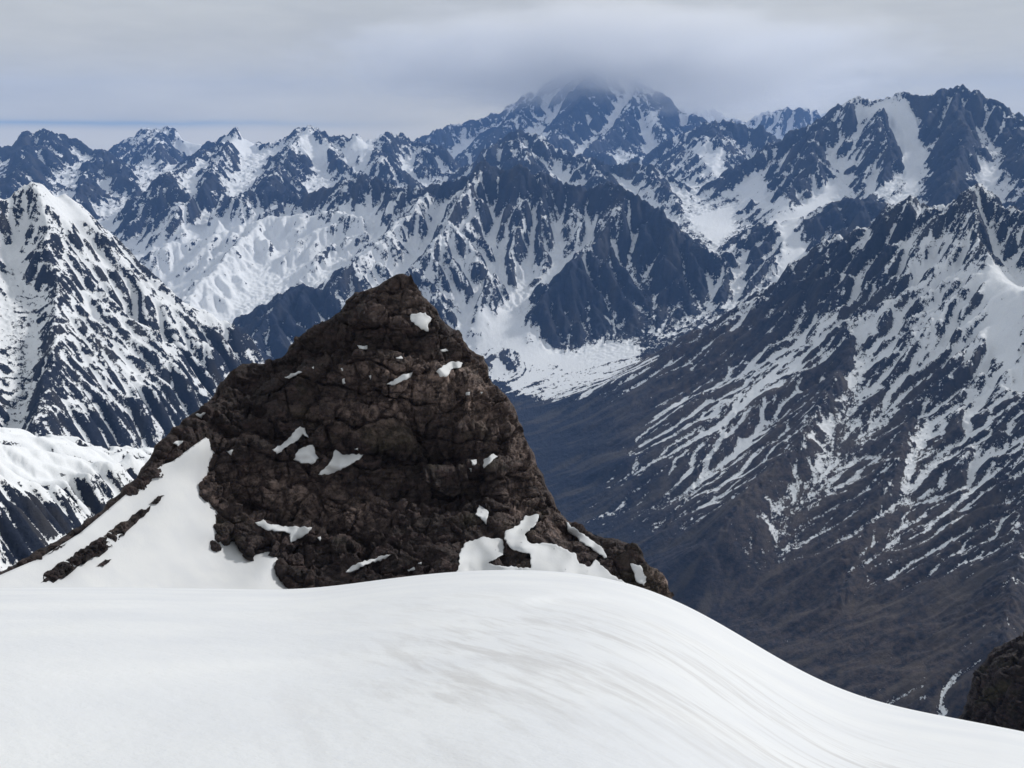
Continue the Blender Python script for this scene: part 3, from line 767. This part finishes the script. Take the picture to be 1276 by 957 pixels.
EDGE = [(-400,745),(-200,738),(0,733),(200,733),(345,735.5),(400,733),(470,723),(560,712.5),(640,709.5),(700,712),(760,720),(800,731),(850,751),(900,778),(940,803),(1000,838),(1050,861),(1100,877),(1150,888),(1200,897),(1276,912),(1400,938)]
def snowfield():
    ea = np.array(EDGE, float); x, y, z = pdir(ea[:, 0], ea[:, 1]); eth = np.arctan2(x, y); eT = -z / np.hypot(x, y)
    th = np.linspace(-math.pi, math.pi, 2200)
    dense = np.interp(th, np.r_[-math.pi, -1.6, eth, 1.5, math.pi], np.r_[.1, .25, eT, .62, .1])
    ker = np.hanning(49); ker /= ker.sum(); T = np.convolve(np.r_[dense[-24:], dense, dense[:24]], ker, 'valid')
    rr = np.exp(np.linspace(math.log(.4), math.log(130), 620))
    RR, TT = np.meshgrid(rr, th, indexing='ij'); Tm = .44
    re = np.interp(th, [-1.2, -.5, -.1, .1, .3, .5, 1.0], [44, 40, 44, 42, 36, 30, 28])[None]
    Tr = Tm + (T[None] - Tm) * sstep(0, 11, RR)
    Z = -RR * Tr - 1.75 * (1 - RR / re) ** 2
    X = RR * np.sin(TT); Y = RR * np.cos(TT)
    fade = sstep(0, 8, RR) * np.clip((re - RR) / re * 2.0, 0, 1)
    Z += fade * (fbm2(X / 9 + 3, Y / 16, 3, 71) * .12)
    # a soft wind lip crossing the slope on the right
    lip = [P(a, b, c) for a, b, c in ((650, 838, 17), (700, 815, 19.5), (760, 800, 21.5), (830, 790, 23))]
    lx, ly = [q[0] for q in lip], [q[1] for q in lip]
    d = (Y - np.interp(X, lx, ly)); w = sstep(lx[0] - 3, lx[0] + 2, X) * sstep(lx[-1] + 6, lx[-1], X)
    Z -= w * .12 * np.exp(-np.abs(d) / 2.0) * sstep(1.2, -1.2, d) * sstep(27, 22, RR)
    px, py = to_px(X, np.maximum(Y, .1), Z)
    cx, cy_, _ = P(880, 885, 12)[0], P(880, 885, 12)[1], 0
    ex, ey, _ = P(600, 890, 10)[0], P(600, 890, 10)[1], 0
    fx, fy, _ = P(1060, 915, 10)[0], P(1060, 915, 10)[1], 0
    gx, gy, _ = P(560, 810, 19)[0], P(560, 810, 19)[1], 0
    def blob(ax, ay, rx, ry, k): return k * np.exp(-((X - ax) / rx) ** 2 - ((Y - ay) / ry) ** 2)
    dirt = blob(cx, cy_, 2.8, 6.0, 1.0) + blob(ex, ey, 1.5, 4.0, .9) + blob(fx, fy, 1.7, 3.0, .9) + blob(gx, gy, 2.6, 4.0, .5)
    dirt = (np.clip(dirt, 0, 1) + .02) * sstep(25, 15, RR)
    o = make_mesh('snowfield', np.stack([X, Y, Z], -1).reshape(-1, 3), grid_quads(*X.shape), MAT_SNOW, dict(dirt=dirt.ravel()))
    o['kind'] = 'structure'; o['label'] = 'smooth sunlit snow in the foreground, faintly streaked with dust on its right'
snowfield()
log('snowfield')

# ------------------------------------------------------------------ relief bodies: a face built on sight lines with its own distance, wrapped back into a solid
def poly_sd(px, py, poly):
    """signed distance (inside > 0) and the nearest outline point"""
    best = np.full(px.shape, 1e12); qx = np.zeros(px.shape); qy = np.zeros(px.shape); n = len(poly)
    for i in range(n):
        ax, ay = poly[i]; bx, by = poly[(i + 1) % n]; ex, ey = bx - ax, by - ay
        t = np.clip(((px - ax) * ex + (py - ay) * ey) / (ex * ex + ey * ey + 1e-9), 0, 1)
        x = ax + t * ex; y = ay + t * ey; d = (px - x) ** 2 + (py - y) ** 2; m = d < best
        best[m] = d[m]; qx[m] = x[m]; qy[m] = y[m]
    return np.sqrt(best) * np.where(in_poly(px, py, poly), 1, -1), qx, qy
def rough_outline(poly, seed, amp, step=5.0):
    """adds small irregular steps to a traced outline"""
    rs = np.random.RandomState(seed); out = []
    for i in range(len(poly)):
        a = np.array(poly[i], float); b = np.array(poly[(i + 1) % len(poly)], float); L = np.hypot(*(b - a)); n = max(1, int(L / step))
        nx, ny = (b - a)[1] / (L + 1e-6), -(b - a)[0] / (L + 1e-6)
        for k in range(n):
            q = a + (b - a) * k / n; j = 0 if k == 0 else rs.uniform(-amp, amp); out.append((q[0] + nx * j, q[1] + ny * j))
    return out
def relief(name, poly, rfun, step, wrap_px, wrap_m, mat, displace=None, edge_m=0.0, edge_px=10.0, parent=None, thick=14.0, attrs=None, back=True):
    pa = np.array(poly); x0, y0 = pa.min(0) - wrap_px; x1, y1 = pa.max(0) + wrap_px
    gx = np.arange(x0, x1 + step, step); gy = np.arange(y0, y1 + step, step)
    PX, PY = np.meshgrid(gx, gy)
    sd, qx, qy = poly_sd(PX, PY, poly)
    ins = sd >= 0; ex = np.where(ins, PX, qx); ey = np.where(ins, PY, qy)
    r = rfun(ex, ey) + edge_m * np.exp(-np.maximum(sd, 0) / edge_px)
    over = np.clip(-sd, 0, wrap_px); r = r + np.where(ins, 0, over * wrap_m / wrap_px)
    vx, vy, vz = P(ex, ey, r); Vt = np.stack([vx, vy, vz], -1)
    if displace is not None:
        t1 = np.gradient(Vt, axis=1); t0 = np.gradient(Vt, axis=0); nn = np.cross(t1, t0); nn /= np.linalg.norm(nn, axis=-1, keepdims=True) + 1e-9
        view = -Vt / np.linalg.norm(Vt, axis=-1, keepdims=True)
        nn *= np.sign((nn * view).sum(-1, keepdims=True) + 1e-9)
        nn = nn * .6 + view * .4
        nn = np.stack([blur(nn[..., k].astype(f32), 3) for k in range(3)], -1)
        dsp, at = displace(Vt, ex, ey, sd)
        Vt = Vt + nn * dsp[..., None]
    else: at = {}
    keep = sd > -wrap_px
    q = grid_quads(*PX.shape)[:, ::-1]; kf = keep.ravel(); q = q[kf[q].all(1)]
    V3 = Vt.reshape(-1, 3); ats = {k: v.ravel() for k, v in at.items()}
    ids, inv = np.unique(q, return_inverse=True); q = inv.reshape(-1, 4); V3 = V3[ids]; ats = {k: v[ids] for k, v in ats.items()}
    if back:
        st = 6; bx, by = PX[::st, ::st], PY[::st, ::st]; bsd = sd[::st, ::st]
        rb = rfun(np.where(ins, PX, qx)[::st, ::st], np.where(ins, PY, qy)[::st, ::st]) + wrap_m * .97 + np.clip(bsd, 0, 60) * thick / 60
        bv = np.stack(P(ex[::st, ::st], ey[::st, ::st], rb), -1).reshape(-1, 3); bq = grid_quads(*bx.shape); bq = bq[(bsd.ravel() > -wrap_px)[bq].all(1)]
        n0 = len(V3); V3 = np.r_[V3, bv]; q = np.r_[q, bq + n0]; ats = {k: np.r_[v, np.zeros(len(bv))] for k, v in ats.items()}
    o = make_mesh(name, V3, q, mat, ats, parent=parent)
    return o

def rock_material(name, dark=1.0):
    g = NT(name); pos = g.pos()
    tone = g.attr('tone')
    n1 = g.noise(pos, .22, 6, .62); n2 = g.noise(pos, 1.6, 6, .65); n3 = g.noise(g.mapping(pos, (1, 1, 3.2), (0, R(6), 0)), .55, 5, .6)
    c = g.mix(g.rng(n1, .35, .65), (.008, .0062, .0066), (.029, .021, .0215))
    c = g.mix(g.rng(n3, .48, .70, 0, .65), c, (.072, .042, .040))
    c = g.mix(g.rng(n2, .55, .78, 0, .55), c, (.11, .088, .080))
    c = g.mix(g.rng(g.noise(pos, .13, 3, .5), .56, .70, 0, .35), c, (.065, .063, .032))
    c = g.mix(g.math('MULTIPLY', g.rng(tone, 0, 1), g.rng(g.noise(pos, .7, 7, .7), .42, .57, .12, 1)), c, (.29, .215, .185))
    bed = g.noise(g.mapping(pos, (.10, .10, 1.5), (0, R(5), 0)), 1.0, 5, .6, .3)
    c = g.mix(g.rng(bed, .42, .34, 0, .75), c, (.012, .009, .009)); c = g.mix(g.rng(bed, .60, .70, 0, .4), c, (.13, .095, .08))
    crack = g.rng(g.vor(g.mapping(pos, (1, 1, .55)), .75, 'DISTANCE_TO_EDGE'), 0, .05, 1, 0)
    c = g.mix(g.math('MULTIPLY', crack, .5), c, (.006, .005, .005))
    def facet(scale, k, mp):
        pm = g.mapping(pos, mp); vn = g.N.new('ShaderNodeTexVoronoi'); g.L.new(pm, vn.inputs['Vector']); vn.inputs['Scale'].default_value = scale
        d = g.N.new('ShaderNodeVectorMath'); d.operation = 'SUBTRACT'; g.L.new(pm, d.inputs[0]); g.L.new(vn.outputs['Position'], d.inputs[1])
        e = g.N.new('ShaderNodeVectorMath'); e.operation = 'SUBTRACT'; g.L.new(vn.outputs['Color'], e.inputs[0]); e.inputs[1].default_value = (.5, .5, .5)
        t = g.N.new('ShaderNodeVectorMath'); t.operation = 'DOT_PRODUCT'; g.L.new(d.outputs[0], t.inputs[0]); g.L.new(e.outputs[0], t.inputs[1])
        return g.math('MULTIPLY', t.outputs['Value'], k)
    h = g.math('ADD', facet(1.3, 2.2, (1, 1, .7)), facet(3.6, 1.8, (1, 1, 1.3)))
    h = g.math('ADD', h, g.math('MULTIPLY', n2, .9)); h = g.math('ADD', h, g.math('MULTIPLY', g.noise(pos, 7.0, 4, .7), .16))
    h = g.math('ADD', h, g.math('MULTIPLY', n3, .6))
    n = g.bump(h, 1.0, .42)
    g.bsdf(c, .8, n, .25)
    return g.m
MAT_ROCK = rock_material('crag rock')

CRAG_TOP = [(-60,745),(-30,730),(0,713),(40,691),(80,668),(120,641),(150,616),(174,590),(186,573),(193,556),(214,538),(240,516),(262,499),(272,481),(288,463),(302,455),(330,455),(343,449),(358,443),(362,430),(378,418),(390,408),(405,400),(418,392),(430,383),(436,371),(443,364),(456,362),(470,358),(484,348),(494,342),(502,341),(510,345),(514,354),(522,365),(535,377),(545,388),(554,402),(561,415),(566,411),(571,414),(580,428),(591,439),(602,444),(607,455),(611,478),(625,489),(636,500),(644,517),(652,545),(662,560),(668,580),(680,605),(690,622),(700,642),(708,652),(730,662),(755,671),(790,679),(798,690),(805,703),(824,714),(832,725),(837,746),(845,775)]
CRAG_LOW = [(600,795),(420,790),(362,745),(350,731),(340,716),(346,698),(325,691),(318,699),(311,698),(298,686),(292,672),(280,682),(264,691),(254,685),(268,664),(264,644),(250,636),(247,607),(254,590),(255,573),(243,583),(226,592),(221,582),(205,600),(180,612),(162,622),(140,641),(100,668),(60,692),(30,708),(0,719),(-30,738),(-60,755)]
CRAG = rough_outline(CRAG_TOP, 3, 2.6, 6) + rough_outline(CRAG_LOW, 4, 3.0, 6)
r_apron = thin_plate([(360,736,118),(250,736,111.5),(100,736,103),(0,736,98),(-60,755,95),(-200,800,92),(350,730,118.6),(347,697,121),(313,698,121),(265,690,121.4),(265,662,123.4),(250,630,125.4),(255,572,131),(222,590,127),(162,621,121),(100,668,112.5),(50,697,106.5),(0,717,101),(-60,752,95),(170,690,113.5),(260,560,132),(400,760,113),(250,780,108),(0,790,92),(330,640,140),(300,590,142),(400,690,138),(500,680,142),(380,720,128),(450,760,122)])
r_crag = thin_plate([(500,342,150),(430,380,151),(365,430,150),(305,457,149),(262,498,141),(240,515,137),(190,570,126.5),(150,612,120.5),(100,655,113),(50,685,107),(0,712,101),(-60,745,95),
 (535,377,149),(570,418,148.5),(607,455,147),(640,505,145),(662,560,142),(690,625,137),(706,652,134),(755,672,128),(800,690,123),(832,725,119),(836,745,118),
 (490,390,146),(440,420,146),(520,440,143),(400,450,145),(350,490,143),(300,500,141.5),(450,490,140),(550,500,139.5),(600,520,141),(620,600,136),(450,560,136.5),(370,560,137),(300,570,134),(270,540,136),
 (400,620,132),(500,620,132),(550,640,131),(600,660,129),(330,650,129.5),(280,620,130.5),(430,690,124.5),(380,690,125),
 (255,575,130.8),(248,607,127.3),(250,632,125),(266,655,123.6),(256,686,121.3),(290,674,122.8),(313,697,120.8),(346,697,120.8),(341,715,119.6),(352,732,118.2),
 (222,590,126.6),(162,621,120.7),(100,668,112.2),(50,697,106.2),(0,718,100.8),(420,760,113),(600,760,111),(500,715,117.5),(560,700,118),(650,700,119),(720,700,121),(780,720,119.5),(750,760,113)])
LEDGES = [([(380,405),(450,392),(520,402),(560,412),(600,440)], 1.3), ([(300,505),(340,480),(400,455),(450,437),(520,452),(570,466),(640,480)], 3.0),
          ([(250,540),(300,548),(360,556),(400,570),(450,572),(520,590),(600,578),(670,575)], 2.8), ([(250,620),(300,638),(340,650),(390,661),(450,692),(520,650),(600,625),(700,640)], 2.2),
          ([(300,520),(400,500),(500,520),(620,530)], 1.0), ([(300,600),(400,612),(520,635),(600,650)], 1.0)]
def crag_r(px, py):
    r = r_crag(px, py)
    fall = sstep(240, 330, px) * sstep(720, 640, px)
    for line, st in LEDGES:
        a = np.array(line, float); l = np.interp(px, a[:, 0], a[:, 1]) + fbm2(px / 22.0, px * 0 + st, 3, 81) * 9
        t = (py - l); r = r - fall * st * (sstep(-7, 5, t) - .5) * np.exp(-np.abs(t) / 70.0) * 1.25
    return r
def rock_displace(scale=1.0, big=1.0, tonefun=None):
    def f(Vt, px, py, sd):
        x, y, z = [(Vt[..., k]) for k in range(3)]
        k = 1 / scale
        wx = fbm3(x * .12 * k, y * .12 * k, z * .12 * k, 3, 5) * 3 * scale
        a = fbm3(x * .10 * k + 3, y * .10 * k, z * .07 * k, 4, 11, .5, True) * 1.5 * big
        dsp = a
        for per, amp_, fj, sd_ in ((4.4, 1.05, .26, 41), (1.35, .22, .62, 45), (.45, .11, 1.9, 49)):   # beds with joints between them
            t = (z + .13 * x + .05 * y + wx * .5) * k / per + fbm3(x * .15 * k, y * .15 * k, z * .1 * k, 3, sd_) * .9
            Lr = np.floor(t); fr = t - Lr
            hsh = ((_h2(Lr.astype(np.int32), Lr.astype(np.int32) * 3 + 1, sd_) & np.uint32(1023)).astype(f32) / 1023 - .5)
            d1, d2, v = worley3((x + Lr * 7.7) * fj * k, (y + Lr * 3.1) * fj * k, Lr * .37 + z * .10 * k, sd_ + 1)
            prof = .55 * fr - sstep(.16, 0, fr) * .75 + hsh * .9 + (v - .5) * 1.0 - sstep(.13, 0, d2 - d1) * .55
            dsp = dsp + prof * amp_
        dsp = dsp + facets3((x + wx) * .22 * k, y * .22 * k, z * .16 * k, 31) * 1.5 + facets3(x * .9 * k, y * .9 * k, z * .8 * k, 32) * .45 + fbm3(x * 1.6 * k, y * 1.6 * k, z * 1.6 * k, 4, 18, .55) * .30
        dsp = (dsp - .55) * scale
        dsp *= sstep(-6, 8, sd) * .8 + .2
        tone = np.clip(.25 + fbm3(x * .07, y * .07, z * .15, 3, 19) * 1.2, 0, 1) if tonefun is None else tonefun(px, py, x, y, z)
        return dsp, dict(tone=tone)
    return f
def crag_lit_tone(px, py, x, y, z):  # tan bands, lightened to paint sunlit faces into the rock colour
    t = np.zeros(px.shape)
    for cx, cy_, rx, ry, a in ((540, 480, 65, 30, .75), (455, 520, 60, 25, .45), (340, 610, 70, 28, .55), (430, 640, 60, 22, .4), (650, 600, 22, 70, .55), (600, 520, 30, 40, .35), (500, 380, 30, 30, .25), (480, 460, 60, 14, .4), (690, 660, 30, 30, .3), (825, 728, 16, 20, .7)):
        t += a * np.exp(-((px - cx) / rx) ** 2 - ((py - cy_) / ry) ** 2)
    return np.clip(.10 + 1.25 * t * (1.0 + fbm3(x * .3, y * .3, z * .5, 4, 23) * 1.4), 0, 1)

def thing(o, label, cat):
    o['label'] = label; o['category'] = cat; return o
apron_poly = [(-110,830),(-60,752),(0,716.5),(50,695),(100,664),(150,622),(190,583),(215,575),(240,556),(256,545),(300,560),(420,640),(520,700),(520,800)]
ap = relief('snow_slope', apron_poly, r_apron, 2.0, 8, 6.0, MAT_SNOW_SHADED, back=False)
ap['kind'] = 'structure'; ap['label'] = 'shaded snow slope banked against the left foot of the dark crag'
crag = bpy.data.objects.new('rock_crag', None); C.objects.link(crag)
crag.location = P(500, 735, 130); bpy.context.view_layer.update()
face = relief('rock_face', CRAG, crag_r, 0.9, 12, 14.0, MAT_ROCK, rock_displace(1.0, 1.0, crag_lit_tone), edge_m=2.2, edge_px=9)
face.parent = crag; face.matrix_parent_inverse = crag.matrix_world.inverted()
thing(crag, 'dark brown rock crag with a pointed top rising out of the foreground snow', 'rock')
log('crag')

from mathutils.bvhtree import BVHTree
from mathutils import Vector
def bvh_of(o):
    me = o.data; n = len(me.vertices); co = np.empty(n * 3, f32); me.vertices.foreach_get('co', co)
    fi = np.empty(len(me.loops), np.int32); me.loops.foreach_get('vertex_index', fi)
    return BVHTree.FromPolygons(co.reshape(-1, 3).tolist(), fi.reshape(-1, 4).tolist())
BV = bvh_of(face)
def snow_patch(poly, seed, label=None, name='snow_patch', step=.9, lift=.10, parent=crag, rough=1.2):
    poly = rough_outline(poly, seed, rough, 3.0)
    pa = np.array(poly, float); gx = np.arange(pa[:, 0].min() - 3, pa[:, 0].max() + 4, step); gy = np.arange(pa[:, 1].min() - 3, pa[:, 1].max() + 4, step)
    PX, PY = np.meshgrid(gx, gy); sd, qx, qy = poly_sd(PX, PY, poly)
    ex = np.where(sd > 0, PX, qx); ey = np.where(sd > 0, PY, qy)
    D = np.stack(P(ex, ey, 100.0), -1); rr = np.zeros(PX.shape)
    dflt = crag_r(ex, ey)
    for i in range(PX.shape[0]):
        for j in range(PX.shape[1]):
            v = Vector(D[i, j]); h, n_, f_, dist = BV.ray_cast(Vector((0, 0, 0)), v.normalized(), 400)
            rr[i, j] = math.hypot(h.x, h.y) if h else dflt[i, j]
    raw = rr.copy(); bw = 11 if name == 'snow_bank' else int(np.clip(min(PX.shape) / 6, 2, 6)); sm = blur(rr.astype(f32), bw)
    r = sm
    for _ in range(4):
        over = np.maximum(r - raw, 0)
        for _k in range(3):
            p = np.pad(over, 1, mode='edge'); over = np.max([p[a:a + over.shape[0], b:b + over.shape[1]] for a in range(3) for b in range(3)], 0)
        r = r - blur(over.astype(f32), 6 if name == 'snow_bank' else 2)
    r = np.where(r > raw, raw, r) - lift * np.clip(sd, 0, 1.5) / 1.5
    r = np.where(sd > 0, r - .04, raw + .25)
    k = sd > -1.6
    Vt = np.stack(P(ex, ey, r), -1).reshape(-1, 3); q = grid_quads(*PX.shape)[:, ::-1]; q = q[k.ravel()[q].all(1)]
    if len(q) < 2: return
    ids, inv = np.unique(q, return_inverse=True)
    o = make_mesh(name, Vt[ids], inv.reshape(-1, 4), MAT_SNOW_SHADED, parent=parent); o.matrix_parent_inverse = parent.matrix_world.inverted()
    if label: o['label'] = label
PATCHES = [
 [(512,391),(530,389),(538,397),(534,403),(534,413),(525,411),(517,405),(511,398)],
 [(543,463),(552,455),(565,450),(577,452),(575,458),(562,461),(556,470),(548,470)],
 [(481,479),(495,471),(503,466),(515,463),(512,470),(500,476),(492,480)],
 [(445,430),(458,430),(458,435),(448,435)],
 [(353,470),(372,462),(377,463),(360,472)],
 [(338,560),(352,553),(364,540),(374,531),(380,533),(385,546),(377,541),(371,549),(358,557),(345,566)],
 [(365,573),(372,560),(390,554),(393,565),(398,571),(388,579),(375,578)],
 [(395,592),(410,577),(418,560),(426,566),(453,566),(448,573),(430,583),(413,590)],
 [(317,651),(328,647),(336,653),(350,655),(389,657),(384,665),(374,671),(362,677),(361,665),(345,662),(330,660)],
 [(430,713),(440,704),(460,697),(488,690),(480,697),(455,704),(440,712)],
 [(592,641),(597,629),(609,638),(606,655),(600,648)],
 [(602,573),(615,565),(621,569),(610,578),(603,584)],
 [(586,573),(594,572),(594,578),(588,580)],
 [(243,516),(257,514),(251,522)],
 [(213,551),(229,549),(222,557)],
 [(282,562),(291,560),(288,568)],
 [(566,722),(571,706),(572,690),(580,676),(600,669),(612,671),(626,672),(629,682),(627,692),(618,697),(608,702),(622,704),(640,706),(655,710),(655,722)],
 [(630,661),(645,655),(655,642),(672,641),(667,655),(654,666),(660,676),(690,678),(718,690),(722,702),(735,706),(742,697),(760,714),(785,730),(800,740),(700,730),(645,725),(640,706),(661,708),(660,690),(637,684),(628,672)],
 [(705,650),(730,668),(752,684),(758,698),(745,690),(725,676),(708,663)],
 [(785,702),(798,704),(806,719),(803,731),(792,724)],
 [(580,489),(586,488),(585,493),(580,493)], [(596,487),(602,488),(600,492)], [(426,472),(430,471),(431,478),(427,479)], [(459,468),(463,467),(462,476)],
 [(492,445),(500,443),(503,447),(494,448)], [(548,436),(556,434),(560,438),(551,439)], [(385,458),(391,456),(391,460)], [(583,583),(588,583),(587,590)], [(424,459),(427,458),(427,464)],
 [(440,560),(446,558),(447,562)], [(507,710),(516,706),(518,710),(509,713)], [(520,702),(525,700),(526,704)], [(395,670),(400,668),(399,675)],
]
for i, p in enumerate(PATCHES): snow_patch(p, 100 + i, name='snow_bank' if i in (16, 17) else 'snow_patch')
log('snow patches')

# dark rib of rock in the shaded snow slope
RIB = rough_outline([(50,727),(55,714),(72,702),(98,688),(128,668),(155,650),(188,629),(182,640),(166,655),(142,677),(124,694),(108,700),(86,716),(70,724)], 9, 2.4, 4)
rib = relief('rock_rib', RIB, lambda a, b: r_apron(a, b) - .45, .9, 5, 3.0, MAT_ROCK, rock_displace(.5, .8), edge_m=.3, edge_px=3, back=False)
thing(rib, 'long narrow strip of dark rubble cutting across the shaded snow slope left of the crag', 'rock')
SLIVERS = [([(60,690),(74,680),(83,676),(72,685)], 'dark rock sliver in the shaded snow, lowest of those along the left rock ridge'),
 ([(118,684),(129,675),(137,674),(128,683)], 'dark rock sliver in the shaded snow just above the middle of the rubble strip'),
 ([(164,646),(175,637),(183,636),(173,646)], 'thin dark rock sliver touching the upper side of the rubble strip near its top'),
 ([(186,628),(197,618),(205,617),(195,628)], 'dark rock sliver in the snow off the upper tip of the rubble strip'),
 ([(120,706),(131,697),(139,697),(129,706)], 'small dark rock sliver in the snow on the lower side of the rubble strip')]
for i, (p, lab) in enumerate(SLIVERS):
    rk = relief('rock_sliver', rough_outline(p, 60 + i, 1.6, 2), lambda a, b: r_apron(a, b) - .38, .5, 3, 1.6, MAT_ROCK, rock_displace(.22, .6), edge_m=.15, edge_px=2, back=False)
    thing(rk, lab, 'rock'); rk['group'] = 'slivers of rock in the shaded snow slope'
# dark buttress in the bottom right corner
BUT = rough_outline([(1188,905),(1196,893),(1206,876),(1212,850),(1219,832),(1236,812),(1252,802),(1270,797),(1290,788),(1340,775),(1420,760),(1460,980),(1180,980)], 10, 2.5, 6)
r_but = thin_plate([(1195,893,300),(1220,832,310),(1270,797,318),(1400,760,330),(1230,880,290),(1276,850,292),(1276,900,280),(1400,900,285),(1200,970,270),(1400,980,262)])
but = relief('rock_buttress', BUT, lambda a, b: r_but(a, b), 1.2, 12, 40, MAT_ROCK, rock_displace(2.2, 1.0, lambda px, py, x, y, z: px * 0), edge_m=5, edge_px=8)
thing(but, 'shadowed dark rock buttress in the bottom right corner beyond the snow edge', 'rock')
